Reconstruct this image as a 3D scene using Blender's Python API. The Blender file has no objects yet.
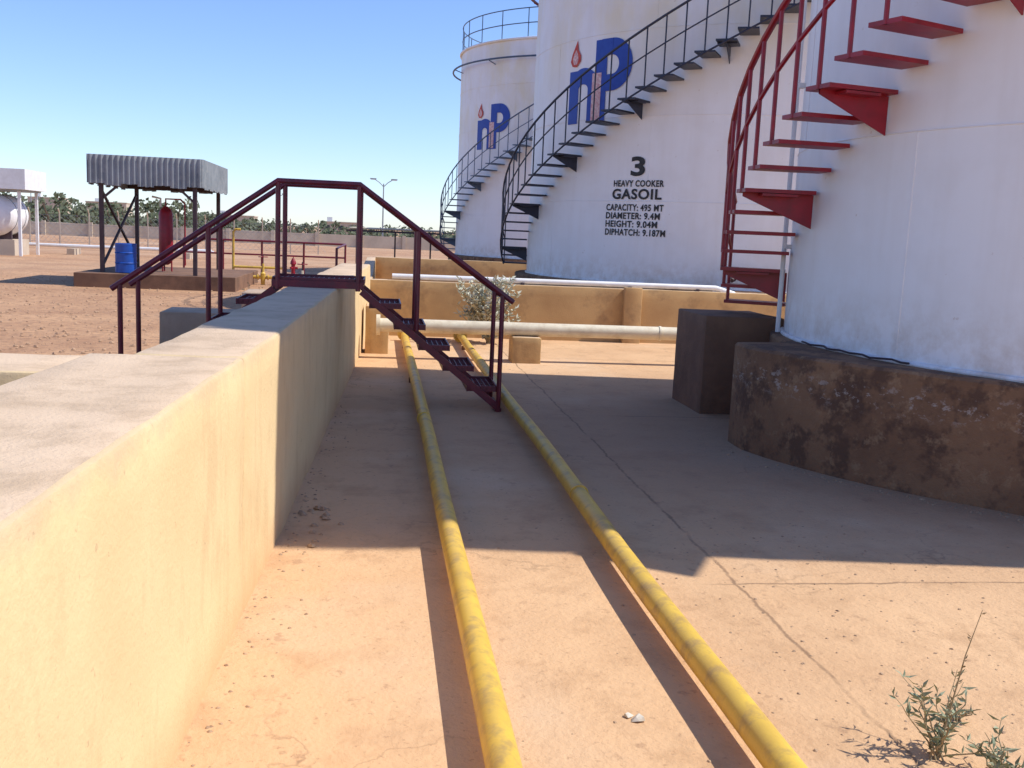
import bpy, bmesh, math, random
from mathutils import Vector, Matrix, noise
random.seed(7)
S = bpy.context.scene
R = math.radians

# ---------------------------------------------------------------- materials
def _ramp(nt, fac, lo, hi):
    r = nt.nodes.new('ShaderNodeMapRange'); r.inputs[1].default_value = lo; r.inputs[2].default_value = hi
    nt.links.new(fac, r.inputs[0]); return r.outputs[0]
def _noise(nt, vec, scale, detail=6, rough=.6):
    n = nt.nodes.new('ShaderNodeTexNoise'); n.inputs['Scale'].default_value = scale
    n.inputs['Detail'].default_value = min(detail, 4.5); n.inputs['Roughness'].default_value = rough
    nt.links.new(vec, n.inputs['Vector']); return n.outputs['Fac']
def _map(nt, vec, sc):
    m = nt.nodes.new('ShaderNodeMapping'); m.inputs['Scale'].default_value = sc
    nt.links.new(vec, m.inputs['Vector']); return m.outputs[0]
def _mix(nt, fac, a, b, t='MIX'):
    m = nt.nodes.new('ShaderNodeMixRGB'); m.blend_type = t
    for sock, v in ((0, fac), (1, a), (2, b)):
        if isinstance(v, (int, float)): m.inputs[sock].default_value = v
        elif isinstance(v, tuple): m.inputs[sock].default_value = (*v, 1)
        else: nt.links.new(v, m.inputs[sock])
    return m.outputs[0]
def _math(nt, op, a, b=None, c=None):
    m = nt.nodes.new('ShaderNodeMath'); m.operation = op
    for i, v in enumerate((a, b, c)):
        if v is None: continue
        if isinstance(v, (int, float)): m.inputs[i].default_value = v
        else: nt.links.new(v, m.inputs[i])
    return m.outputs[0]
def newmat(name):
    m = bpy.data.materials.new(name); m.use_nodes = True
    nt = m.node_tree; b = nt.nodes['Principled BSDF']
    g = nt.nodes.new('ShaderNodeNewGeometry')
    return m, nt, b, g.outputs['Position']
def mat(name, c1, c2=None, scale=3, rough=.8, bump=.15, bscale=40, c3=None, s3=.8, f3=.6, lo=.35, hi=.65,
        stretch=(1, 1, 1), metallic=0, bdist=.01, lo3=.5, hi3=.68):
    m, nt, b, pos = newmat(name)
    v = _map(nt, pos, stretch)
    col = None
    if c2 is None: c2 = tuple(x*.8 for x in c1)
    col = _mix(nt, _ramp(nt, _noise(nt, v, scale, 8), lo, hi), c1, c2)
    if c3 is not None:
        f = _ramp(nt, _noise(nt, v, s3, 9, .7), lo3, hi3)
        f = _math(nt, 'MULTIPLY', f, f3)
        col = _mix(nt, f, col, c3)
    nt.links.new(col, b.inputs['Base Color'])
    b.inputs['Roughness'].default_value = rough
    b.inputs['Metallic'].default_value = metallic
    if bump:
        bn = nt.nodes.new('ShaderNodeBump'); bn.inputs['Strength'].default_value = bump; bn.inputs['Distance'].default_value = bdist
        nt.links.new(_noise(nt, pos, bscale, 3, .65), bn.inputs['Height'])
        nt.links.new(bn.outputs[0], b.inputs['Normal'])
    return m

M = {}
def plaster_mat():
    m, nt, b, pos = newmat('yellow_plaster')
    c = _mix(nt, _ramp(nt, _noise(nt, pos, 1.6, 5), .35, .65), (.76, .57, .30), (.70, .51, .26))
    c = _mix(nt, _math(nt, 'MULTIPLY', _ramp(nt, _noise(nt, _map(nt, pos, (1, 1, .35)), 4.2, 5, .7), .52, .66), .32), c, (.50, .33, .16))
    sep = nt.nodes.new('ShaderNodeSeparateXYZ'); nt.links.new(pos, sep.inputs[0])
    z = _math(nt, 'ADD', sep.outputs[2], _math(nt, 'MULTIPLY', _noise(nt, pos, 6, 5, .7), .22))
    c = _mix(nt, _math(nt, 'MULTIPLY', _ramp(nt, z, .34, .10), .6), c, (.58, .34, .16))
    c = _mix(nt, _math(nt, 'MULTIPLY', _ramp(nt, z, 1.10, 1.19), .5), c, (.50, .37, .24))
    c = _mix(nt, _math(nt, 'MULTIPLY', _ramp(nt, _noise(nt, pos, 24, 3, .6), .68, .73), .5), c, (.40, .27, .15))
    nt.links.new(c, b.inputs['Base Color']); b.inputs['Roughness'].default_value = .9
    bn = nt.nodes.new('ShaderNodeBump'); bn.inputs['Strength'].default_value = .5; bn.inputs['Distance'].default_value = .007
    nt.links.new(_noise(nt, pos, 42, 4, .7), bn.inputs['Height']); nt.links.new(bn.outputs[0], b.inputs['Normal'])
    return m
M['plaster'] = plaster_mat()
M['walltop'] = mat('worn_concrete_top', (.68, .50, .33), (.58, .42, .27), 2.5, .95, .6, 70, (.44, .31, .19), 5, .5, bdist=.008)
M['plaster2'] = mat('orange_plaster', (.56, .36, .16), (.46, .28, .12), 1.7, .9, .4, 50, (.27, .16, .08), 2.0, .7, bdist=.006)
M['blockc'] = mat('brown_concrete', (.24, .13, .075), (.17, .09, .055), 2.2, .95, .6, 45, (.10, .055, .035), 1.4, .7, bdist=.01)
M['palec'] = mat('pale_concrete', (.52, .38, .26), (.42, .30, .20), 2.2, .95, .6, 45, (.28, .19, .12), 2.4, .6, bdist=.01)
M['yellow'] = mat('yellow_pipe_paint', (.72, .47, .065), (.62, .39, .06), 5, .45, .2, 90, (.34, .21, .09), 7, .6, bdist=.003, lo3=.48, hi3=.62)
M['cream'] = mat('cream_pipe_paint', (.76, .68, .50), (.68, .59, .42), 5, .5, .15, 60, (.35, .24, .13), 3, .4, bdist=.003)
M['whitep'] = mat('white_pipe_paint', (.80, .79, .77), (.72, .70, .67), 5, .45, .1, 60)
M['maroon'] = mat('maroon_paint', (.18, .012, .026), (.12, .010, .02), 9, .4, .2, 80, (.07, .03, .03), 7, .5, bdist=.002)
M['red'] = mat('red_paint', (.33, .009, .024), (.24, .008, .02), 8, .42, .2, 80, (.13, .02, .02), 6, .45, bdist=.002)
M['navy'] = mat('navy_paint', (.014, .018, .040), (.025, .03, .055), 9, .45, .1, 80)
M['slate'] = mat('slate_paint', (.05, .09, .16), (.08, .12, .18), 9, .5, .1, 80)
M['black'] = mat('black_stencil', (.010, .010, .012), (.03, .03, .03), 14, .6, .0)
M['blue'] = mat('blue_logo_paint', (.004, .045, .34), (.008, .06, .38), 10, .5, .0)
M['pink'] = mat('faded_logo_paint', (.60, .26, .26), (.78, .62, .58), 22, .6, .0)
M['flame'] = mat('flame_paint', (.50, .03, .02), (.60, .10, .05), 12, .6, .0)
M['drum'] = mat('blue_drum', (.01, .08, .40), (.01, .06, .3), 8, .4, .1, 50)
M['tin'] = mat('galvanised_sheet', (.32, .34, .35), (.22, .24, .25), 2, .5, .1, 60, (.38, .38, .36), 6, .6, metallic=.1)
M['dark'] = mat('dark_steel', (.05, .025, .03), (.07, .04, .04), 6, .6, .1, 60)
M['beige'] = mat('beige_render', (.58, .48, .36), (.48, .39, .29), 1, .9, .2, 30)
M['glass'] = mat('dark_window', (.03, .035, .04), (.05, .055, .06), 2, .2, 0)
M['bark'] = mat('bark', (.12, .08, .05), (.07, .05, .03), 8, .95, .5, 60)
M['leafA'] = mat('far_foliage', (.08, .10, .05), (.12, .13, .075), .25, .9, 0)
M['leafB'] = mat('weed_leaf', (.22, .26, .14), (.34, .35, .22), 30, .75, 0)
M['leafC'] = mat('pale_shrub_leaf', (.58, .56, .44), (.44, .45, .33), 20, .8, 0)
M['stem'] = mat('dry_stem', (.38, .29, .16), (.27, .20, .10), 20, .85, 0)
M['stone'] = mat('rubble', (.48, .32, .19), (.30, .19, .11), 25, .95, .3, 80)
M['gravel'] = mat('gravel_stone', (.50, .32, .19), (.34, .20, .12), 5, .95, .0, 80)
M['paper'] = mat('pale_scrap', (.7, .64, .52), (.5, .42, .3), 30, .9, .2, 80)

def tank_mat(name, cream, famt, dirt):
    m, nt, b, pos = newmat(name)
    v = _map(nt, pos, (2.4, 2.4, .16))
    s = _ramp(nt, _noise(nt, v, 1.6, 9, .65), .45, .75)
    col = _mix(nt, _math(nt, 'MULTIPLY', s, dirt), (.87, .86, .86), (.64, .57, .50))
    v2 = _map(nt, pos, (1, 1, .5))
    s2 = _ramp(nt, _noise(nt, v2, .9, 7, .6), .42, .62)
    sep = nt.nodes.new('ShaderNodeSeparateXYZ'); nt.links.new(pos, sep.inputs[0])
    up = _ramp(nt, sep.outputs[2], 3.9, 5.6)
    col = _mix(nt, _math(nt, 'MULTIPLY', _math(nt, 'MULTIPLY', s2, up), famt), col, cream)
    # mottled touch-up paint
    s4 = _ramp(nt, _noise(nt, pos, 1.7, 5, .6), .45, .6)
    col = _mix(nt, _math(nt, 'MULTIPLY', s4, .22), col, (.74, .70, .66))
    low = _ramp(nt, sep.outputs[2], 1.35, .8)
    s3 = _ramp(nt, _noise(nt, pos, 5, 9, .7), .4, .65)
    col = _mix(nt, _math(nt, 'MULTIPLY', _math(nt, 'MULTIPLY', low, s3), .55), col, (.50, .36, .24))
    sp = _ramp(nt, _noise(nt, pos, 11, 4, .5), .72, .76)
    col = _mix(nt, _math(nt, 'MULTIPLY', sp, .4), col, (.42, .28, .18))
    nt.links.new(col, b.inputs['Base Color']); b.inputs['Roughness'].default_value = .5
    bn = nt.nodes.new('ShaderNodeBump'); bn.inputs['Strength'].default_value = .3; bn.inputs['Distance'].default_value = .035
    nt.links.new(_noise(nt, pos, 1.3, 2, .5), bn.inputs['Height']); nt.links.new(bn.outputs[0], b.inputs['Normal'])
    return m
M['tankN'] = tank_mat('tank_white_a', (.80, .76, .68), .12, .2)
M['tank3'] = tank_mat('tank_white_b', (.80, .70, .44), .7, .2)

def ground_mat():
    m, nt, b, pos = newmat('red_gravel_ground')
    c = _mix(nt, _ramp(nt, _noise(nt, pos, .5, 9, .65), .38, .62), (.56, .32, .165), (.42, .225, .115))
    c = _mix(nt, _math(nt, 'MULTIPLY', _ramp(nt, _noise(nt, pos, 7, 8, .75), .48, .60), .6), c, (.27, .14, .075))
    c = _mix(nt, _math(nt, 'MULTIPLY', _ramp(nt, _noise(nt, pos, .08, 5, .6), .5, .65), .5), c, (.60, .42, .26))
    nt.links.new(c, b.inputs['Base Color']); b.inputs['Roughness'].default_value = .95
    bn = nt.nodes.new('ShaderNodeBump'); bn.inputs['Strength'].default_value = .8; bn.inputs['Distance'].default_value = .05
    nt.links.new(_noise(nt, pos, 9, 5, .75), bn.inputs['Height']); nt.links.new(bn.outputs[0], b.inputs['Normal'])
    return m
M['ground'] = ground_mat()
def floor_mat():
    m, nt, b, pos = newmat('dusty_concrete_floor')
    c = _mix(nt, _ramp(nt, _noise(nt, pos, .9, 9, .6), .35, .65), (.67, .42, .22), (.59, .355, .18))
    c = _mix(nt, _math(nt, 'MULTIPLY', _ramp(nt, _noise(nt, pos, 2.6, 10, .72), .50, .66), .5), c, (.44, .25, .12))
    c = _mix(nt, _math(nt, 'MULTIPLY', _ramp(nt, _noise(nt, pos, .45, 6, .6), .50, .64), .55), c, (.71, .51, .32))
    c = _mix(nt, _math(nt, 'MULTIPLY', _ramp(nt, _noise(nt, pos, 38, 5, .7), .60, .68), .45), c, (.28, .15, .08))
    c = _mix(nt, _math(nt, 'MULTIPLY', _ramp(nt, _noise(nt, pos, 6.5, 4, .7), .62, .68), .4), c, (.30, .16, .085))
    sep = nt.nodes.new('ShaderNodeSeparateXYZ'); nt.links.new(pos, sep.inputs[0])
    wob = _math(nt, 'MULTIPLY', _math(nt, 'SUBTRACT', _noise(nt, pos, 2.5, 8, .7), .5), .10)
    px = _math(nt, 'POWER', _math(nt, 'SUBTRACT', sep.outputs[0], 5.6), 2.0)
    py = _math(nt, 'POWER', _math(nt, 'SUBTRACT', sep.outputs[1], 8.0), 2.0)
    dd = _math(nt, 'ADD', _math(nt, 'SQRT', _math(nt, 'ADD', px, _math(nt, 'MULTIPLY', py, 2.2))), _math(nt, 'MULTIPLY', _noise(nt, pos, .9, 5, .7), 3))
    c = _mix(nt, _math(nt, 'MULTIPLY', _ramp(nt, dd, 8.0, 5.2), .6), c, (.30, .16, .09))  # floor colour painted darker around the near tank, deepening its shade
    lines = None
    for ax, vals in ((0, (1.72, 6.0)), (1, (-.2, 4.36, 8.75, 12.9))):
        for vv in vals:
            d = _math(nt, 'ABSOLUTE', _math(nt, 'SUBTRACT', _math(nt, 'ADD', sep.outputs[ax], wob), vv))
            l = _ramp(nt, d, .013, .004)
            if ax == 1:
                l = _math(nt, 'MULTIPLY', l, _ramp(nt, sep.outputs[0], 1.5, 1.8))
            lines = l if lines is None else _math(nt, 'MAXIMUM', lines, l)
    brk = _ramp(nt, _noise(nt, pos, 1.7, 6, .6), .36, .5)
    lines = _math(nt, 'MULTIPLY', lines, brk)
    vo = nt.nodes.new('ShaderNodeTexVoronoi'); vo.feature = 'DISTANCE_TO_EDGE'; vo.inputs['Scale'].default_value = .55
    wv = nt.nodes.new('ShaderNodeVectorMath'); wv.operation = 'ADD'
    nz = nt.nodes.new('ShaderNodeTexNoise'); nz.inputs['Scale'].default_value = 2; nz.inputs['Detail'].default_value = 5
    nt.links.new(pos, nz.inputs['Vector']); nt.links.new(nz.outputs['Color'], wv.inputs[0]); nt.links.new(pos, wv.inputs[1])
    nt.links.new(wv.outputs[0], vo.inputs['Vector'])
    crk = _math(nt, 'MULTIPLY', _ramp(nt, vo.outputs['Distance'], .006, .001), _ramp(nt, _noise(nt, pos, .6, 3, .5), .48, .58))
    crk = _math(nt, 'MULTIPLY', crk, .5)
    allc = _math(nt, 'MAXIMUM', lines, crk)
    c = _mix(nt, _math(nt, 'MULTIPLY', allc, .65), c, (.17, .095, .05))
    nt.links.new(c, b.inputs['Base Color']); b.inputs['Roughness'].default_value = .93
    h = _math(nt, 'ADD', _noise(nt, pos, 30, 5, .7), _math(nt, 'MULTIPLY', _noise(nt, pos, 3, 3, .6), 2.0))
    bn = nt.nodes.new('ShaderNodeBump'); bn.inputs['Strength'].default_value = .55; bn.inputs['Distance'].default_value = .016
    nt.links.new(h, bn.inputs['Height']); nt.links.new(bn.outputs[0], b.inputs['Normal'])
    return m
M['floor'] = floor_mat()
def pad_mat():
    m, nt, b, pos = newmat('stained_tank_pad')
    c = _mix(nt, _ramp(nt, _noise(nt, pos, 1.8, 9, .65), .35, .65), (.30, .165, .085), (.20, .105, .055))
    c = _mix(nt, _math(nt, 'MULTIPLY', _ramp(nt, _noise(nt, pos, 3.2, 9, .75), .48, .58), .75), c, (.095, .05, .032))
    c = _mix(nt, _math(nt, 'MULTIPLY', _ramp(nt, _noise(nt, pos, 7, 9, .75), .56, .66), .55), c, (.42, .26, .14))
    sep = nt.nodes.new('ShaderNodeSeparateXYZ'); nt.links.new(pos, sep.inputs[0])
    band = _math(nt, 'MULTIPLY', _ramp(nt, sep.outputs[2], .48, .58), _ramp(nt, sep.outputs[2], .74, .64))
    eff = _math(nt, 'MULTIPLY', band, _ramp(nt, _noise(nt, _map(nt, pos, (1, 1, 1.6)), 13, 9, .75), .56, .62))
    c = _mix(nt, _math(nt, 'MULTIPLY', eff, .6), c, (.55, .47, .40))
    nt.links.new(c, b.inputs['Base Color']); b.inputs['Roughness'].default_value = .95
    bn = nt.nodes.new('ShaderNodeBump'); bn.inputs['Strength'].default_value = .8; bn.inputs['Distance'].default_value = .018
    nt.links.new(_noise(nt, pos, 20, 5, .75), bn.inputs['Height']); nt.links.new(bn.outputs[0], b.inputs['Normal'])
    return m
M['pad'] = pad_mat()

# ---------------------------------------------------------------- builder
class B:
    def __init__(s, name): s.name = name; s.bm = bmesh.new(); s.mats = []
    def mi(s, k):
        m = M[k]
        if m not in s.mats: s.mats.append(m)
        return s.mats.index(m)
    def face(s, pts, k):
        f = s.bm.faces.new([s.bm.verts.new(p) for p in pts]); f.material_index = s.mi(k); return f
    def box(s, c, d, k, rot=None):
        c = Vector(c); i = s.mi(k); V = []
        for sx, sy, sz in ((-1, -1, -1), (1, -1, -1), (1, 1, -1), (-1, 1, -1), (-1, -1, 1), (1, -1, 1), (1, 1, 1), (-1, 1, 1)):
            p = Vector((sx*d[0]/2, sy*d[1]/2, sz*d[2]/2))
            if rot: p = rot @ p
            V.append(s.bm.verts.new(c+p))
        for q in ((0, 3, 2, 1), (4, 5, 6, 7), (0, 1, 5, 4), (1, 2, 6, 5), (2, 3, 7, 6), (3, 0, 4, 7)):
            s.bm.faces.new([V[j] for j in q]).material_index = i
    def beam(s, a, b, w, h, k):
        a = Vector(a); b = Vector(b); d = (b-a); L = d.length; d.normalize()
        up = Vector((0, 0, 1)) if abs(d.z) < .99 else Vector((0, 1, 0))
        x = d.cross(up).normalized(); z = x.cross(d)
        rot = Matrix((x, d, z)).transposed()
        s.box((a+b)/2, (w, L, h), k, rot)
    def tube(s, pts, r, k, seg=10, cap=True, closed=False):
        pts = [Vector(p) for p in pts]; n = len(pts); rings = []
        prev = None
        for i, p in enumerate(pts):
            if closed: d = pts[(i+1) % n]-pts[i-1]
            elif i == 0: d = pts[1]-pts[0]
            elif i == n-1: d = pts[-1]-pts[-2]
            else: d = (pts[i+1]-p).normalized()+(p-pts[i-1]).normalized()
            d.normalize()
            if prev is None: x = d.orthogonal().normalized()
            else: x = (prev - d*prev.dot(d)).normalized()
            prev = x; y = d.cross(x)
            rr = r[i] if isinstance(r, (list, tuple)) else r
            rings.append([s.bm.verts.new(p+(x*math.cos(t)+y*math.sin(t))*rr) for t in [2*math.pi*j/seg for j in range(seg)]])
        m = s.mi(k)
        for i in range(n if closed else n-1):
            a = rings[i]; b = rings[(i+1) % n]
            for j in range(seg):
                f = s.bm.faces.new((a[j], a[(j+1) % seg], b[(j+1) % seg], b[j])); f.material_index = m
        if cap and not closed:
            f = s.bm.faces.new(rings[0][::-1]); f.material_index = m
            f = s.bm.faces.new(rings[-1]); f.material_index = m
    def block(s, x0, x1, y0, y1, z0, z1, side, top, step=.15, jit=.006, fx=None, bev=.014):
        bm = bmesh.new()
        nx = max(1, round((x1-x0)/step)); ny = max(1, round((y1-y0)/step)); nz = max(1, round((z1-z0)/step))
        si, ti = s.mi(side), s.mi(top)
        def grid(f, na, nb, m):
            g = [[bm.verts.new(f(i/na, j/nb)) for j in range(nb+1)] for i in range(na+1)]
            for i in range(na):
                for j in range(nb):
                    q = bm.faces.new((g[i][j], g[i+1][j], g[i+1][j+1], g[i][j+1])); q.material_index = m
        L = lambda a, b, t: a+(b-a)*t
        grid(lambda u, v: (L(x0, x1, u), L(y0, y1, v), z1), nx, ny, ti)
        grid(lambda u, v: (L(x0, x1, u), y0, L(z0, z1, v)), nx, nz, si)
        grid(lambda u, v: (L(x0, x1, u), y1, L(z0, z1, v)), nx, nz, si)
        grid(lambda u, v: (x0, L(y0, y1, u), L(z0, z1, v)), ny, nz, si)
        grid(lambda u, v: (x1, L(y0, y1, u), L(z0, z1, v)), ny, nz, si)
        bmesh.ops.remove_doubles(bm, verts=bm.verts[:], dist=.0005)
        bmesh.ops.recalc_face_normals(bm, faces=bm.faces[:])
        es = [e for e in bm.edges if len(e.link_faces) == 2 and e.calc_face_angle() > 1]
        if bev: bmesh.ops.bevel(bm, geom=es, offset=bev, segments=2, affect='EDGES', profile=.5)
        for v in bm.verts:
            nv = noise.noise_vector(v.co*2.3)*jit + noise.noise_vector(v.co*9)*jit*.5
            v.co += nv
            if fx: v.co.x += fx(v.co.y)
        me = bpy.data.meshes.new('t'); bm.to_mesh(me); bm.free()
        s.bm.from_mesh(me); bpy.data.meshes.remove(me)
    def done(s, smooth=True, angle=35, recalc=False):
        if recalc: bmesh.ops.recalc_face_normals(s.bm, faces=s.bm.faces[:])
        me = bpy.data.meshes.new(s.name); s.bm.to_mesh(me); s.bm.free()
        for m in s.mats: me.materials.append(m)
        if smooth:
            me.polygons.foreach_set('use_smooth', [True]*len(me.polygons)); me.set_sharp_from_angle(angle=R(angle))
        o = bpy.data.objects.new(s.name, me); S.collection.objects.link(o); return o

# ---------------------------------------------------------------- camera
yaw, pit, rol = R(7.84), R(8.52), R(2.5)
fw = Vector((math.sin(yaw)*math.cos(pit), math.cos(yaw)*math.cos(pit), -math.sin(pit)))
r0 = Vector((math.cos(yaw), -math.sin(yaw), 0)); u0 = r0.cross(fw)
rc = r0*math.cos(rol)+u0*math.sin(rol); uc = u0*math.cos(rol)-r0*math.sin(rol)
cam = bpy.data.cameras.new('camera'); cam.lens = 35; cam.sensor_width = 36; cam.clip_end = 5000; cam.clip_start = .05
co = bpy.data.objects.new('camera', cam); S.collection.objects.link(co)
mw = Matrix((rc, uc, -fw)).transposed().to_4x4(); mw.translation = (0, 0, 1.6); co.matrix_world = mw
S.camera = co

# ---------------------------------------------------------------- light
EL = R(52); AZ = R(95.9)
sd = Vector((math.cos(EL)*math.sin(AZ), math.cos(EL)*math.cos(AZ), math.sin(EL)))
sl = bpy.data.lights.new('sun', 'SUN'); sl.energy = 5.0; sl.angle = R(.5); sl.color = (1, .97, .92)
so = bpy.data.objects.new('sun', sl); S.collection.objects.link(so); so.rotation_euler = sd.to_track_quat('Z', 'Y').to_euler()
so.location = (0, 0, 30)
w = bpy.data.worlds.new('World'); S.world = w; w.use_nodes = True
nt = w.node_tree; bg = nt.nodes['Background']; sk = nt.nodes.new('ShaderNodeTexSky'); sk.sky_type = 'NISHITA'
sk.sun_disc = False; sk.sun_elevation = EL; sk.sun_rotation = AZ; sk.altitude = 300; sk.air_density = 1.0; sk.dust_density = .15; sk.ozone_density = 1.3
tint = nt.nodes.new('ShaderNodeMixRGB'); tint.blend_type = 'MULTIPLY'; tint.inputs[0].default_value = 1; tint.inputs[2].default_value = (.86, .98, 1.32, 1)
nt.links.new(sk.outputs[0], tint.inputs[1]); nt.links.new(tint.outputs[0], bg.inputs[0]); bg.inputs[1].default_value = .15
S.view_settings.view_transform = 'Standard'; S.view_settings.look = 'None'; S.view_settings.exposure = 0; S.view_settings.gamma = 1

# ---------------------------------------------------------------- ground
b = B('ground'); b.face([(-1500, -600, 0), (1500, -600, 0), (1500, 2500, 0), (-1500, 2500, 0)], 'ground'); b.done(False)
fx = lambda y: -.66+.035*y-max(0, 4.9-y)*.008
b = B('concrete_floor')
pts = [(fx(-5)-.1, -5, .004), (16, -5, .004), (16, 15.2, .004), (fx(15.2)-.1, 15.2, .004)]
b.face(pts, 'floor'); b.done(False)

# ---------------------------------------------------------------- walls
b = B('bund_wall')
b.block(-.61, 0, -4, 4.06, -.05, 1.07, 'plaster', 'walltop', .16, .009, fx, bev=.02)
b.block(-.44, 0, 4.063, 15.2, -.05, 1.07, 'plaster', 'walltop', .16, .009, fx, bev=.02)
b.done()
b = B('pit_wall')
b.block(-4.5, -1.12, 3.56, 4.06, -.05, 1.064, 'plaster', 'walltop', .16, .007)
b.block(-4.9, -4.5, -4, 4.06, -.05, 1.066, 'plaster', 'walltop', .2, .007)
b.done()
b = B('cross_bund_wall')
b.block(-.6, 11.5, 15.2, 15.42, -.05, .84, 'plaster2', 'walltop', .16, .006)
b.block(3.78, 4.06, 15.08, 15.2, -.05, .87, 'plaster2', 'walltop', .12, .005)
b.block(8.3, 8.6, 15.08, 15.2, -.05, .87, 'plaster2', 'walltop', .12, .005)
b.done()
b = B('outer_bund_wall')
b.block(-.35, -.1, 15.42, 28.6, -.05, .80, 'plaster2', 'walltop', .25, .006)
b.block(-.1, 12, 28.35, 28.6, -.05, .82, 'plaster2', 'walltop', .25, .006)
b.done()

def blk(name, *a, **k):
    b = B(name); b.block(*a, **k); return b.done()
blk('stair_landing_block', 3.03, 3.80, 8.95, 9.85, -.02, .93, 'blockc', 'blockc', step=.12)
blk('pipe_support_block', 1.68, 2.04, 12.3, 12.66, -.02, .33, 'plaster2', 'walltop', step=.1)
blk('pipe_support_block', -.16, .14, 12.9, 13.35, -.02, .62, 'plaster2', 'walltop', step=.1)
blk('pipe_support_block', 5.3, 5.66, 12.3, 12.66, -.02, .33, 'plaster2', 'walltop', step=.1)
blk('concrete_block', -2.05, -1.15, 9.75, 10.3, -.02, .74, 'palec', 'palec', step=.12)
blk('concrete_block', -1.75, -1.0, 13.2, 13.9, -.02, .72, 'palec', 'palec', step=.12)

# ---------------------------------------------------------------- pipes on the floor
for X in (.385, 1.2):
    b = B('yellow_pipe')
    path = [(X, -4, .105)]
    y = -3
    while y < 14.4:
        path.append((X+noise.noise(Vector((X*9, y*.35, 0)))*.02, y, .105+noise.noise(Vector((X*3, y*.4, 5)))*.008)); y += .5
    path += [(X, 14.5, .105)]
    b.tube(path, .052, 'yellow', 20)
    for yy in (5.6, 11.4) if X > 1 else (7.9,):
        b.tube([(X, yy, .105), (X, yy+.03, .105)], .057, 'yellow', 20)
    for yy in (-2, 1.2, 10.5, 13.6):
        b.box((X, yy, .03), (.09, .05, .055), 'blockc')
    b.tube([(X, 14.5, .105), (X, 14.53, .105)], .10, 'yellow', 20)
    b.tube([(X, 14.54, .105), (X, 14.57, .105)], .10, 'yellow', 20)
    b.done()
b = B('cream_pipe')
b.tube([(.0, 12.48, .42), (8.5, 12.48, .42)], .085, 'cream', 24)
for xx in (.35, 3.6, 6.4): b.tube([(xx, 12.48, .42), (xx+.03, 12.48, .42)], .094, 'cream', 24)
b.tube([(-.02, 12.48, .42), (.03, 12.48, .42)], .13, 'cream', 24)
b.done()
b = B('white_pipe')
b.tube([(.2, 15.31, .9), (5.3, 15.31, .9), (5.6, 15.31, .82), (5.6, 16.2, .82)], .042, 'whitep', 14)
for xx in (.6, 2.2, 3.9, 5.0): b.box((xx, 15.31, .85), (.05, .1, .04), 'dark')
b.done()

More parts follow.
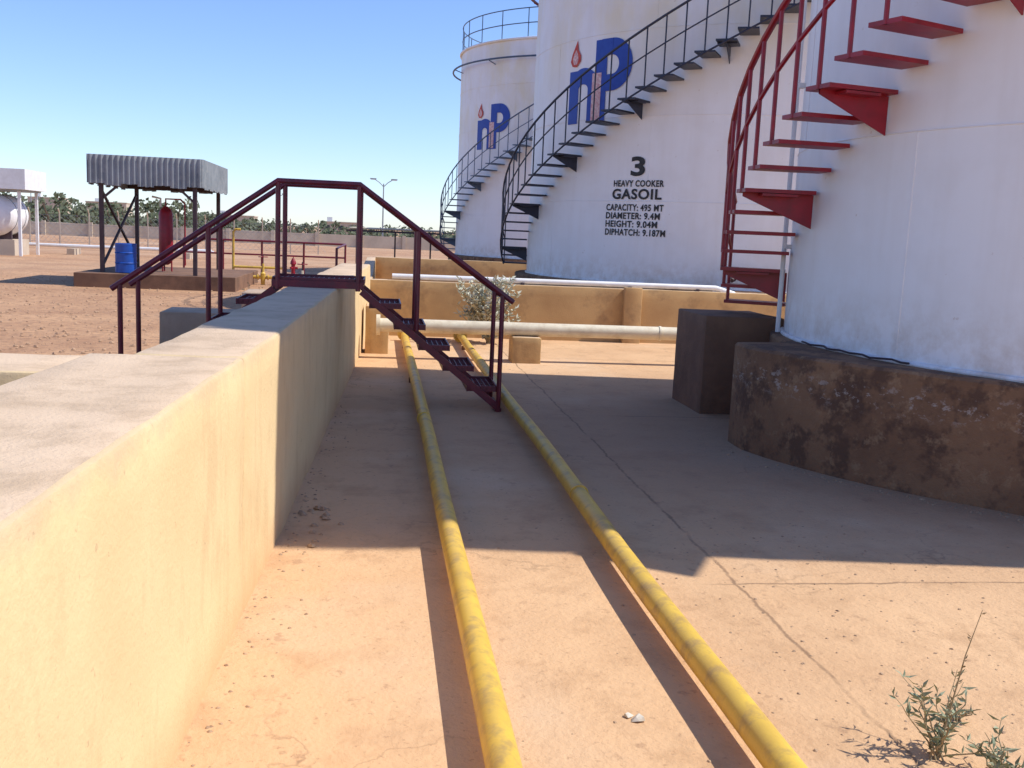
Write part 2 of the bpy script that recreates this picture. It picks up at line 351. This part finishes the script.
# ---------------------------------------------------------------- tanks
def tank(name, c, r, z0, h, tm, sc, a_start, zs, padr, rise=.175, slope=.6, sw=.58, ring=None, railc='slate',
         strong=False, brackets=None, baluster=.014, extra=None, rails=True, a_end=None):
    b = B(name); cx, cy = c
    P = lambda a, rr, z: Vector((cx+rr*math.cos(a), cy+rr*math.sin(a), z))
    SEG = 160
    prof = []
    for i in range(SEG):
        a = 2*math.pi*i/SEG; prof.append((a, padr(math.degrees(a))))
    lo = [b.bm.verts.new(P(a, q+noise.noise(Vector((a*20, 0, 1)))*.012, -.02)) for a, q in prof]
    mid = [b.bm.verts.new(P(a, q+noise.noise(Vector((a*20, 3, 1)))*.012, z0-.02)) for a, q in prof]
    hi = [b.bm.verts.new(P(a, q-.02, z0+noise.noise(Vector((a*25, 7, 1)))*.008)) for a, q in prof]
    inn = [b.bm.verts.new(P(a, r-.1, z0+.005)) for a, q in prof]
    pm = b.mi('pad')
    for A, Bq in ((lo, mid), (mid, hi), (hi, inn)):
        for i in range(SEG):
            f = b.bm.faces.new((A[i], A[(i+1) % SEG], Bq[(i+1) % SEG], Bq[i])); f.material_index = pm
    n = 5; ti = b.mi(tm); prevring = None
    z = z0
    for k in range(n):
        rr = r - .004*(k % 2)
        z2 = z0+h*(k+1)/n
        ra = [b.bm.verts.new(P(2*math.pi*i/SEG, rr, z)) for i in range(SEG)]
        rb = [b.bm.verts.new(P(2*math.pi*i/SEG, rr, z2)) for i in range(SEG)]
        for A, Bq in (((prevring, ra),) if prevring else ())+((ra, rb),):
            for i in range(SEG):
                f = b.bm.faces.new((A[i], A[(i+1) % SEG], Bq[(i+1) % SEG], Bq[i])); f.material_index = ti
        for j in range(6):
            a = 2*math.pi*(j+.5*(k % 2))/6+.3
            b.tube([P(a, rr, z+.01), P(a, rr, z2-.01)], .006, tm, 6, cap=False)
        b.tube([P(2*math.pi*i/SEG, r-.001, z2) for i in range(SEG)], .007, tm, 6, closed=True)
        prevring = rb; z = z2
    b.tube([P(2*math.pi*i/SEG, r+.015, z0+.012) for i in range(SEG)], .022, tm, 8, closed=True)
    top = b.bm.verts.new((cx, cy, z0+h+.35))
    for i in range(SEG):
        f = b.bm.faces.new((prevring[i], prevring[(i+1) % SEG], top)); f.material_index = ti
    b.tube([P(2*math.pi*i/SEG, r+.03, z0+h-.02) for i in range(SEG)], .04, tm, 8, closed=True)
    if rails:
        for hh in (.45, .9):
            b.tube([P(2*math.pi*i/80, r-.02, z0+h+hh) for i in range(80)], .018, railc, 6, closed=True)
        for i in range(28):
            a = 2*math.pi*i/28; b.tube([P(a, r-.02, z0+h), P(a, r-.02, z0+h+.9)], .016, railc, 6)
    if ring:
        zr, kr = ring
        b.tube([P(2*math.pi*i/80, r+.28, zr) for i in range(80)], .03, kr, 8, closed=True)
        for i in range(12):
            a = 2*math.pi*i/12+.1
            b.tube([P(a, r, zr-.12), P(a, r+.28, zr-.03)], .016, kr, 6)
    ri, ro = r+.03, r+.03+sw; rm = (ri+ro)/2
    da = rise/slope/rm; N = int((z0+h-zs)/rise)+1
    if a_end: N = int((a_end-a_start)/da)
    outer = []; mids = []; strO = []
    for i in range(N):
        a = a_start+da*i; z = zs+rise*i
        hw = da*(.46 if not strong else .5)
        t = .03
        vs = [P(a-hw*1.05, ri, z), P(a+hw*1.05, ri, z), P(a+hw, ro, z), P(a-hw, ro, z)]
        dn = [v-Vector((0, 0, t)) for v in vs]
        b.face(vs[::-1], sc); b.face(dn, sc)
        for q in range(4): b.face([vs[q], vs[(q+1) % 4], dn[(q+1) % 4], dn[q]], sc)
        b.tube([P(a, ro-.01, z-.03), P(a, ro-.01, z+.95)], baluster, sc, 6)
        outer.append(P(a, ro-.01, z+.95)); mids.append(P(a, ro-.01, z+.5))
        strO.append(P(a, ro, z-.04))
        if (brackets and i % brackets == 2) or (not brackets and i % 5 == 2):
            t1 = P(a, ri-.02, z-.03); t2 = P(a, ro-.02, z-.03); t3 = P(a, ri-.02, z-.30); t4 = P(a, ro-.02, z-.06); tn = P(a+math.pi/2, 1, 0)-P(a+math.pi/2, 0, 0)
            o = tn*.006
            for sgn in (1, -1): b.face([t1+o*sgn, t2+o*sgn, t4+o*sgn, t3+o*sgn], sc)
            b.face([t4+o, t4-o, t3-o, t3+o], sc)
            b.beam(P(a-hw, (ri+ro)/2, z-.045), P(a+hw, (ri+ro)/2, z-.045), .5*sw, .02, sc)
    b.tube(outer, baluster*1.6, sc, 8); b.tube(mids, baluster*1.05, sc, 6)
    if strong:
        b.tube(strO, .018, sc, 6)
    if a_end:
        a = a_start+da*N; z = zs+rise*N; a2 = a+.12
        for q in (0, 1):
            b.face([P(a-.04, ri, z-.03*q), P(a2, ri, z-.03*q), P(a2, ro, z-.03*q), P(a-.04, ro, z-.03*q)], sc)
        for e in (a+.0, a2): b.tube([P(e, ri+.08, z), P(e, ri+.08, z0+h+.6)], .02, sc, 6)
        zz = z+.25
        while zz < z0+h: b.tube([P(a, ri+.08, zz), P(a2, ri+.08, zz)], .012, sc, 6); zz += .28
    if extra: extra(b, P)
    return b.done(angle=30)

def wrap(b, P, a0, rad, pts2, k):
    b.face([P(a0+x/rad, rad, z) for x, z in pts2], k)
def stroke(b, P, a0, rad, path, w, k):
    L = []; Rr = []
    for i, p in enumerate(path):
        q0 = path[max(0, i-1)]; q1 = path[min(len(path)-1, i+1)]
        dx, dz = q1[0]-q0[0], q1[1]-q0[1]; l = math.hypot(dx, dz) or 1
        nx, nz = -dz/l, dx/l
        L.append((p[0]+nx*w/2, p[1]+nz*w/2)); Rr.append((p[0]-nx*w/2, p[1]-nz*w/2))
    for i in range(len(path)-1):
        wrap(b, P, a0, rad, [L[i], L[i+1], Rr[i+1], Rr[i]], k)
def lin(p, q, n=8): return [(p[0]+(q[0]-p[0])*i/n, p[1]+(q[1]-p[1])*i/n) for i in range(n+1)]
def arc(cx, cz, rx, rz, a, bb, n=20): return [(cx+rx*math.cos(R(a+(bb-a)*i/n)), cz+rz*math.sin(R(a+(bb-a)*i/n))) for i in range(n+1)]
def logo(b, P, a0, r, zb, s=1):
    Q = lambda path: [(x*s*1.12, zb+z*s) for x, z in path]
    r1, r2, r3 = r+.008, r+.012, r+.016
    w = .29*s
    stroke(b, P, a0, r1, Q(lin((-.58, 0), (-.58, .95))), w, 'blue')
    stroke(b, P, a0, r1+.002, Q(arc(-.33, .60, .25, .24, 180, 0)+lin((-.08, .58), (-.08, 0))), w, 'blue')
    stroke(b, P, a0, r2, Q(lin((.08, .0), (.08, 1.43), 10)), w, 'blue')
    stroke(b, P, a0, r2+.002, Q(lin((.08, 1.29), (.32, 1.29), 4)+arc(.32, .98, .27, .31, 90, -90)+lin((.32, .67), (.08, .67), 4)), w, 'blue')
    stroke(b, P, a0, r3, Q(lin((.0, .03), (.0, .86), 10)), w*.8, 'pink')
    wrap(b, P, a0, r3, Q([(-.64, 1.04), (-.52, 1.02), (-.42, 1.12), (-.42, 1.22), (-.50, 1.34), (-.52, 1.50), (-.60, 1.36), (-.66, 1.26), (-.70, 1.13)]), 'flame')
    wrap(b, P, a0, r3+.003, Q([(-.60, 1.07), (-.52, 1.07), (-.48, 1.15), (-.50, 1.25), (-.55, 1.33), (-.60, 1.26), (-.64, 1.17)]), 'pink')
def text(b, P, a0, r, s, x0, x1, z0, z1, k='black'):
    cu = bpy.data.curves.new('txt', 'FONT'); cu.body = s; cu.size = 1; cu.offset = .03; cu.resolution_u = 4; cu.space_character = 1.1
    o = bpy.data.objects.new('txt', cu); S.collection.objects.link(o)
    dg = bpy.context.evaluated_depsgraph_get(); me = bpy.data.meshes.new_from_object(o.evaluated_get(dg))
    xs = [v.co.x for v in me.vertices]; ys = [v.co.y for v in me.vertices]
    ax, bx, ay, by = min(xs), max(xs), min(ys), max(ys)
    vs = [b.bm.verts.new(P(a0+(x0+(v.co.x-ax)/(bx-ax)*(x1-x0))/r, r+.009, z0+(v.co.y-ay)/(by-ay)*(z1-z0))) for v in me.vertices]
    m = b.mi(k)
    for p in me.polygons:
        try: f = b.bm.faces.new([vs[i] for i in p.vertices]); f.material_index = m
        except ValueError: pass
    bpy.data.objects.remove(o); bpy.data.meshes.remove(me); bpy.data.curves.remove(cu)

def extra3(b, P):
    logo(b, P, R(212.0), 4.7, 3.68)
    a = R(225)
    T = lambda s, x0, x1, z, h: text(b, P, a, 4.7, s, x0, x1, z-h/2, z+h/2)
    T('3', -.17, .12, 2.88, .34)
    T('HEAVY COOKER', -.52, .50, 2.585, .115)
    T('GASOIL', -.54, .47, 2.40, .185)
    T('CAPACITY: 495 MT', -.66, .52, 2.165, .12)
    T('DIAMETER: 9.4M', -.66, .46, 2.02, .12)
    T('HEIGHT: 9.04M', -.66, .42, 1.875, .12)
    T('DIPHATCH: 9.187M', -.66, .58, 1.73, .12)
    a = R(247)
    b.tube([P(a, 4.68, 1.05), P(a, 4.95, 1.05), P(a, 5.05, 1.0)], .04, 'dark', 10)
    b.tube([P(a, 4.86, 1.05), P(a, 4.89, 1.05)], .08, 'dark', 12); b.tube([P(a, 4.95, 1.05), P(a, 4.95, 1.22)], .02, 'dark', 8)
    b.beam(P(a-.02, 4.95, 1.22), P(a+.02, 4.95, 1.22), .03, .02, 'red')
def extraN(b, P):
    a = R(161)
    b.tube([P(a, 3.36, .83), P(a, 3.36, 8.8)], .022, 'whitep', 8)
    for z in (1.6, 3, 4.4, 5.8, 7.2): b.box(P(a, 3.33, z), (.06, .06, .04), 'whitep')
    b.tube([P(R(178+i*1.5), 3.37+.02*math.sin(i*1.3), .845+.006*math.sin(i*2.1)) for i in range(16)], .008, 'dark', 6)
def extra2(b, P):
    logo(b, P, R(215), 4.7, 4.35)

padN = lambda d: 3.42+max(0, min(1, (213-d)/30))*.50 if 177 < d < 213 else 3.42
tank('storage_tank', (6.78, 7.54), 3.3, .82, 8.0, 'tankN', 'red', R(149), 1.06, padN, rise=.165, slope=.61, sw=.58,
     brackets=4, baluster=.017, extra=extraN, railc='red', rails=False, a_end=R(238))
tank('storage_tank', (7.8, 20.7), 4.7, .82, 7.3, 'tank3', 'navy', R(163), 1.0, lambda d: 4.95, rise=.175, slope=.55, sw=.55,
     ring=(6.7, 'maroon'), strong=True, baluster=.013, extra=extra3, railc='navy')
tank('storage_tank', (7.4, 36), 4.7, .82, 6.95, 'tank3', 'slate', R(163), 1.0, lambda d: 4.95, rise=.19, slope=.56, sw=.55,
     ring=(7.15, 'slate'), strong=True, baluster=.013, extra=extra2)

# ---------------------------------------------------------------- stile over the wall
b = B('metal_stile')
Y0, Y1 = 8.85, 9.5
for Y in (Y0, Y1):
    b.tube([(-2.25, Y, 1.0), (-.87, Y, 1.97), (-.18, Y, 1.97), (1.2, Y, 1.0)], .025, 'maroon', 10)
    for X, za, zb in ((-2.18, 0, 1.05), (-1.45, .55, 1.56), (-.87, 1.05, 1.97), (-.18, 1.05, 1.97), (.34, .72, 1.60), (1.10, 0, 1.07)):
        b.tube([(X, Y, za), (X, Y, zb)], .022, 'maroon', 10)
    for sg in (-1, 1):
        xa, xb = (-.15, 1.1) if sg > 0 else (-.9, -2.18)
        b.beam((xa, Y, 1.05), (xb, Y, .04), .03, .06, 'maroon')
    b.beam((-.92, Y, 1.10), (-.13, Y, 1.10), .03, .06, 'maroon')
b.beam((1.10, Y0, .02), (1.10, Y1, .02), .06, .03, 'maroon'); b.beam((-2.18, Y0, .02), (-2.18, Y1, .02), .06, .03, 'maroon')
def grate(xc, z, wx):
    for e in (-1, 1):
        b.beam((xc+e*wx/2, Y0, z), (xc+e*wx/2, Y1, z), .012, .05, 'maroon')
        b.beam((xc-wx/2, (Y0 if e < 0 else Y1)-e*.02, z), (xc+wx/2, (Y0 if e < 0 else Y1)-e*.02, z), .012, .05, 'maroon')
    n = int(wx/.045)
    for i in range(1, n): b.beam((xc-wx/2+wx*i/n, Y0, z), (xc-wx/2+wx*i/n, Y1, z), .006, .016, 'maroon')
    for j in range(1, 7):
        y = Y0+(Y1-Y0)*j/7; b.beam((xc-wx/2, y, z+.002), (xc+wx/2, y, z+.002), .006, .012, 'maroon')
grate(-.52, 1.13, .78)
for i in range(5):
    z = .93-.18*i; X = .06+.222*i
    grate(X, z, .27); grate(-1.08-.222*i, z, .27)
b.done()

# ---------------------------------------------------------------- canopy with fire equipment
b = B('equipment_shelter')
x0, x1, y0, y1 = -6.6, -4.07, 24.1, 27.8
b.block(-6.9, -3.3, 23.9, 28.2, -.02, .33, 'blockc', 'blockc', .3, .01)
zl, zh = 2.36, 3.0
def corr(pa, pb):
    pa = Vector(pa); pb = Vector(pb); d = pb-pa; L = d.length; n = int(L/.06); d.normalize(); nn = Vector((d.y, -d.x, 0))
    for i in range(n):
        a0 = pa+d*L*i/n; a1 = pa+d*L*(i+1)/n; o0 = nn*(.02 if i % 2 else -.02); o1 = nn*(-.02 if i % 2 else .02)
        jb = -.04*((i//6) % 2)+random.uniform(-.008, .008)
        b.face([a0+o0+Vector((0, 0, zl+jb)), a1+o1+Vector((0, 0, zl+jb)), a1+o1+Vector((0, 0, zh)), a0+o0+Vector((0, 0, zh))], 'tin')
corr((x0, y0, 0), (x1, y0, 0)); corr((x1, y0, 0), (x1, y1, 0)); corr((x1, y1, 0), (x0, y1, 0)); corr((x0, y1, 0), (x0, y0, 0))
b.box(((x0+x1)/2, (y0+y1)/2, zh-.12), (x1-x0-.05, y1-y0-.05, .03), 'tin')
for yy in (y0+.06, y1-.06): b.beam((x0, yy, zl+.05), (x1, yy, zl+.05), .08, .1, 'dark')
for xx in (x0+.25, x1-.2):
    for yy in (y0+.15, y1-.15):
        b.beam((xx, yy, .3), (xx, yy, zh-.14), .09, .09, 'dark')
b.beam((x0+.25, y0+.2, .5), (x0+.25, y1-.2, 2.2), .05, .05, 'dark'); b.beam((x0+.25, y0+.2, 2.2), (x0+.25, y1-.2, .5), .05, .05, 'dark')
b.beam((x0+.25, y0+.15, 2.0), (x0+.7, y0+.15, 2.4), .05, .05, 'dark'); b.beam((x1-.2, y0+.15, 2.0), (x1-.65, y0+.15, 2.4), .05, .05, 'dark')
b.done(False)

b = B('oil_drum'); c = (-5.85, 24.35)
prof = [(0, .0), (.02, .24), (.28, .235), (.30, .25), (.32, .235), (.58, .235), (.60, .25), (.62, .235), (.86, .24), (.88, .22), (.87, .0)]
rings = []
for z, r_ in prof:
    rings.append([b.bm.verts.new((c[0]+max(r_, .001)*math.cos(t), c[1]+max(r_, .001)*math.sin(t), .33+z*.78)) for t in [2*math.pi*i/24 for i in range(24)]])
for A, Q in zip(rings[:-1], rings[1:]):
    for i in range(24): b.bm.faces.new((A[i], A[(i+1) % 24], Q[(i+1) % 24], Q[i])).material_index = b.mi('drum')
b.done()

b = B('foam_tank')
cx, cy = -5.2, 25.6
b.tube([(cx, cy, .5), (cx, cy, .56), (cx, cy, .66), (cx, cy, 1.75), (cx, cy, 1.85), (cx, cy, 1.92)], [.05, .13, .17, .17, .12, .05], 'red', 18)
for q in range(3):
    a = q*2.1; b.tube([(cx+.13*math.cos(a), cy+.13*math.sin(a), .34), (cx+.13*math.cos(a), cy+.13*math.sin(a), .75)], .02, 'red', 6)
b.tube([(cx, cy, 1.9), (cx, cy, 2.1), (cx+.35, cy, 2.1), (cx+.45, cy, 2.0), (cx+.45, cy, .5)], .022, 'red', 8)
b.tube([(cx-.1, cy-.1, 1.9), (cx-.1, cy-.1, 2.1), (cx-.3, cy-.1, 2.14)], .025, 'whitep', 8)
b.done()

b = B('red_pipe_rack')
b.tube([(-5.6, 30, 1.1), (-1.0, 30, 1.1)], .03, 'maroon', 8)
b.tube([(-5.6, 30.2, .7), (-1.0, 30.2, .7)], .025, 'maroon', 8)
for x in (-5.6, -4.5, -3.4, -2.2, -1.0): b.tube([(x, 30, 0), (x, 30, 1.1)], .03, 'maroon', 8)
b.tube([(-1.0, 30, 1.1), (-1.0, 24, 1.1), (-1.0, 24, .1)], .03, 'maroon', 8)
b.done()
def hydrant(x, y, k='red', s_=1):
    b = B('fire_hydrant')
    b.tube([(x, y, 0), (x, y, .06*s_), (x, y, .07*s_), (x, y, .6*s_), (x, y, .63*s_), (x, y, .72*s_), (x, y, .8*s_), (x, y, .86*s_)], [.10, .10, .06, .06, .09, .08, .05, .03], k, 14)
    for a in (0, 2.1, 4.2): b.tube([(x, y, .48*s_), (x+.13*math.cos(a), y+.13*math.sin(a), .48*s_)], .035, k, 10)
    b.tube([(x-.08, y, .92*s_), (x+.08, y, .92*s_)], .013, k, 6); b.tube([(x, y, .84*s_), (x, y, .93*s_)], .013, k, 6)
    b.done()
hydrant(-2.5, 30, s_=.75)
def valve(x, y, h=1.0, k='yellow', wheel='red', r=.045):
    b = B('valve_stand')
    b.tube([(x-.5, y, .2), (x+.5, y, .2)], r, k, 12)
    for e in (-.52, -.14, .12, .5): b.tube([(x+e, y, .2), (x+e+.025, y, .2)], r*1.8, k, 14)
    b.tube([(x, y, 0), (x, y, .3), (x, y, .34), (x, y, h*.7)], [.05, .07, .035, .03], k, 10)
    b.tube([(x, y, h*.7), (x, y, h)], .014, 'dark', 6)
    b.tube([(x+.12*math.cos(t), y+.12*math.sin(t), h*.92) for t in [2*math.pi*i/16 for i in range(16)]], .012, wheel, 6, closed=True)
    b.beam((x-.12, y, h*.92), (x+.12, y, h*.92), .015, .015, wheel); b.beam((x, y-.12, h*.92), (x, y+.12, h*.92), .015, .015, wheel)
    b.done()
valve(-3.05, 27.2, .8); valve(-1.9, 25.5, .7, 'cream')
b = B('yellow_standpipe')
b.tube([(-4.0, 28.5, 0), (-4.0, 28.5, 1.35), (-3.95, 28.5, 1.42), (-3.8, 28.5, 1.42)], .035, 'yellow', 10)
b.tube([(-4.0, 28.5, .4), (-2.6, 28.5, .4)], .035, 'yellow', 10); b.tube([(-2.6, 28.5, 0), (-2.6, 28.5, .6)], .035, 'yellow', 10)
b.done()
b = B('pipe_gantry')
for x in (-.9, .6, 2.0): b.beam((x, 40, 0), (x, 40, 1.5), .06, .06, 'dark')
b.beam((-1.3, 40, 1.5), (2.4, 40, 1.5), .07, .07, 'dark')
b.tube([(-1.2, 40.1, 1.6), (2.4, 40.1, 1.6)], .04, 'cream', 8)
b.done(False)
b = B('white_pipeline')
b.tube([(-32, 43.6, .36), (-7, 43.6, .36)], .07, 'whitep', 10)
b.tube([(-32, 44.1, .32), (-7, 44.1, .32)], .05, 'whitep', 10)
for i in range(11): b.box((-31+i*2.3, 43.8, .12), (.3, .9, .26), 'beige')
b.done()

b = B('white_tank_shelter')
b.box((-15.3, 40.9, 2.85), (4.4, 2.4, .75), 'whitep'); b.box((-15.3, 40.9, 2.44), (4.1, 2.1, .07), 'tin')
for x in (-17.2, -13.4):
    for y in (39.95, 41.85): b.beam((x, y, 0), (x, y, 2.41), .10, .10, 'whitep')
b.box((-15.2, 41.0, .3), (3.0, 1.6, .6), 'beige')
b.tube([(-14.4, 39.9, 1.5), (-14.4, 39.98, 1.5), (-14.4, 40.2, 1.5), (-14.4, 41.6, 1.5), (-14.4, 41.8, 1.5)], [.3, .6, .78, .78, .4], 'whitep', 32)
for y in (40.4, 41.4): b.box((-14.4, y, .7), (1.1, .12, .5), 'dark')
for y in (40.4, 41.3): b.tube([(-14.4+.79*math.cos(t), y, 1.5+.79*math.sin(t)) for t in [2*math.pi*i/32 for i in range(32)]], .012, 'tin', 6, closed=True)
b.done(angle=40)

# ---------------------------------------------------------------- background
b = B('perimeter_wall')
b.block(-70, 45, 84, 84.25, -.1, 1.0, 'beige', 'beige', 1.5, .02, bev=0)
for i in range(32): b.box((-69+i*3.55, 83.95, .55), (.3, .2, 1.15), 'beige')
b.done(False)
b = B('wire_fence')
for i in range(22):
    x = -36+i*1.55; b.beam((x, 58, 0), (x, 58, 1.7), .06, .06, 'beige'); b.beam((x, 58, 1.7), (x, 57.8, 1.95), .05, .05, 'beige')
for z in (.15, .6, 1.1, 1.6): b.tube([(-36, 58, z), (-3.4, 58, z)], .008, 'tin', 4)
x = -36
while x < -4.2:
    b.tube([(x, 58, .1), (x+1.5, 58, 1.6)], .005, 'tin', 3, cap=False); b.tube([(x+1.5, 58, .1), (x, 58, 1.6)], .005, 'tin', 3, cap=False); x += .3
b.done(False)

def lamp(x, y, h, double=True):
    b = B('street_lamp')
    b.tube([(x, y, 0), (x, y, .3), (x, y, .31), (x, y, h)], [.16, .16, .08, .05], 'tin', 10)
    for s_ in ((-1, 1) if double else (1,)):
        b.tube([(x, y, h-.3), (x+s_*.4, y, h+.1), (x+s_*.8, y, h+.35)], .035, 'tin', 8)
        b.box((x+s_*1.0, y, h+.42), (.6, .22, .10), 'tin')
        b.box((x+s_*1.0, y, h+.35), (.45, .18, .04), 'whitep')
    b.done()
lamp(.25, 98, 5.9); lamp(-52, 160, 6.4, False); lamp(-13, 130, 5.0, False)

def house(x, y, w_, d, h, k):
    b = B('distant_house')
    b.box((x, y, h/2), (w_, d, h), k); b.box((x, y, h+.12), (w_+.3, d+.3, .25), 'beige')
    n = max(2, int(w_/3))
    for i in range(n):
        xx = x-w_/2+w_*(i+.5)/n
        b.box((xx, y-d/2-.02, h*.55), (1.0, .06, 1.1), 'glass'); b.box((xx, y-d/2-.06, h*.55-.62), (1.2, .15, .1), 'beige')
    b.box((x+w_*.3, y-d/2-.03, 1.05), (1.0, .08, 2.1), 'dark')
    b.box((x-w_*.3, y, h+.75), (1.2, 1.2, 1.0), 'whitep')
    b.done(False)
house(-98, 318, 10, 8, 6.4, 'beige'); house(-84, 330, 12, 8, 6.0, 'beige'); house(-36, 260, 10, 8, 3.2, 'beige'); house(-9, 240, 9, 8, 2.6, 'beige')

b = B('distant_trees')
li = b.mi('leafA'); b.mi('bark')
for k in range(300):
    y = random.uniform(100, 220); x = random.uniform(-.75, .3)*y
    if x/y > -.13 and random.random() < .5: continue
    low = random.random() < .55 or x/y > -.15
    H = random.uniform(1.3, 2.6) if low else random.uniform(2.6, 5.0)*(y/150)**.5
    if x/y > -.15: H *= .9
    Wd = random.uniform(2.2, 4.6) if low else random.uniform(1.8, 3.6)
    b.tube([(x, y, 0), (x+.2, y, H*.35), (x+random.uniform(-.5, .5), y, H*.75)], [.16, .12, .05], 'bark', 5)
    cl = [(random.uniform(-Wd, Wd)*.8, random.uniform(-Wd, Wd)*.7, random.uniform(.2, .9)*H, random.uniform(.4, 1.0)*Wd*.38) for _ in range(9)]
    for _ in range(170):
        cx, cy, cz, cr = random.choice(cl)
        d = Vector((random.gauss(0, 1), random.gauss(0, 1), random.gauss(0, .7))).normalized()*cr*random.random()**.4
        d.z *= .7
        p = Vector((x+cx, y+cy, max(.2, cz)))+d
        u = Vector((random.gauss(0, 1), random.gauss(0, 1), random.gauss(0, 1))).normalized(); v = u.orthogonal().normalized(); s_ = random.uniform(.14, .34)
        f = b.bm.faces.new([b.bm.verts.new(p+u*s_), b.bm.verts.new(p+v*s_*.7), b.bm.verts.new(p-u*s_), b.bm.verts.new(p-v*s_*.7)]); f.material_index = li
b.done(False)

# ---------------------------------------------------------------- weeds
def leaf(b, p, d, L, w_, k):
    d = d.normalized(); s_ = d.cross(Vector((random.gauss(0, 1), random.gauss(0, 1), random.gauss(0, 1)))).normalized()
    n = d.cross(s_)*L*.12
    b.face([p, p+d*L*.45+s_*w_/2+n, p+d*L, p+d*L*.45-s_*w_/2+n], k)
def weed(name, x, y, stems, hmin, hmax, spread, leafL, leafW, per, tall=None, lk='leafB', sr=.0035):
    b = B(name)
    for i in range(stems):
        a = random.uniform(0, 2*math.pi); h = random.uniform(hmin, hmax); sp = random.uniform(.2, 1)*spread
        p = Vector((x+random.gauss(0, .015), y+random.gauss(0, .015), 0)); pts = [p.copy()]
        n = 7
        for j in range(1, n+1):
            t = j/n
            pts.append(Vector((x+math.cos(a)*sp*t**1.3+random.gauss(0, .006), y+math.sin(a)*sp*t**1.3+random.gauss(0, .006), h*t)))
        b.tube(pts, [sr*(1-.7*j/n) for j in range(n+1)], 'stem', 5)
        for q in range(per):
            t = random.uniform(.15, 1)*n; j = min(n-1, int(t)); pp = pts[j].lerp(pts[j+1], t-j)
            d = Vector((random.gauss(0, 1), random.gauss(0, 1), random.uniform(.1, 1.2)))
            leaf(b, pp, d, leafL*random.uniform(.5, 1.2), leafW*random.uniform(.6, 1.2), lk)
    if tall:
        tp = [Vector((x, y, 0)), Vector((x+tall[0]*.3, y, tall[1]*.35)), Vector((x+tall[0]*.6, y, tall[1]*.7)), Vector((x+tall[0], y, tall[1]))]
        b.tube(tp, [.004, .003, .002, .001], 'stem', 5)
        for j in range(26):
            t = random.uniform(.4, 2.99); jj = int(t); pp = tp[jj].lerp(tp[jj+1], t-jj)
            leaf(b, pp, Vector((random.gauss(0, 1), random.gauss(0, 1), .8)), .02, .006, 'stem')
    b.done(False)
weed('weed_plant', 1.80, 2.76, 13, .08, .26, .2, .05, .012, 16, tall=(.10, .50))
weed('weed_plant', 1.93, 2.62, 9, .05, .16, .16, .045, .012, 14)
weed('dry_shrub', 1.62, 14.5, 90, .4, .97, .5, .10, .042, 44, lk='leafC', sr=.009)
weed('weed_plant', 2.02, 3.0, 5, .03, .08, .07, .03, .008, 8)
weed('dry_shrub', -2.4, 19.5, 16, .2, .5, .3, .06, .02, 14)

# ---------------------------------------------------------------- rubble
def pebble(b, x, y, r_, k='stone', z=0):
    c = Vector((x, y, z+r_*.3)); rz = random.uniform(0, 6.28); i = b.mi(k)
    n = 6; mid = []
    for q in range(n):
        t = rz+2*math.pi*q/n; rr = r_*random.uniform(.7, 1.25); mid.append(b.bm.verts.new(c+Vector((rr*math.cos(t), rr*math.sin(t)*.8, r_*random.uniform(-.15, .15)))))
    up = [b.bm.verts.new(c+Vector((r_*.5*math.cos(rz+t)*random.uniform(.6, 1.3), r_*.5*math.sin(rz+t), r_*random.uniform(.4, .65)))) for t in (0, 2.1, 4.2)]
    b.bm.faces.new(up).material_index = i
    for q in range(3):
        b.bm.faces.new((mid[2*q], mid[(2*q+1) % n], up[q])).material_index = i
        b.bm.faces.new((mid[(2*q+1) % n], mid[(2*q+2) % n], up[(q+1) % 3], up[q])).material_index = i
    b.bm.faces.new(mid[::-1]).material_index = i
b = B('rubble')
for _ in range(260):
    y = random.uniform(2, 9); pebble(b, fx(y)+abs(random.gauss(0, .09))+.02, y, random.uniform(.004, .012))
for _ in range(480):
    pebble(b, random.gauss(2.0, .5), random.uniform(1.8, 5.5), random.uniform(.003, .011))
for _ in range(300):
    pebble(b, random.uniform(-.3, 4), random.uniform(2, 12), random.uniform(.003, .011))
for _ in range(160):
    a = random.uniform(R(184), R(250)); rr = 3.5+max(0, (R(213)-a)/R(30))*.5+abs(random.gauss(0, .08)); pebble(b, 6.78+rr*math.cos(a), 7.54+rr*math.sin(a), random.uniform(.005, .016))
for _ in range(16): pebble(b, random.gauss(-.28, .07), random.gauss(5.35, .2), random.uniform(.012, .035))
b.done(False)
b = B('gravel')
for _ in range(4200):
    y = 4.3+random.random()**1.4*24; pebble(b, -1.3-random.random()*8*(.4+y/16), y, random.choice((.012, .016, .022, .032)), 'gravel')
b.done(False)
b = B('paper_scrap'); pebble(b, .90, 3.05, .028, 'paper'); pebble(b, .87, 3.08, .02, 'paper'); b.done(False)
print('done')
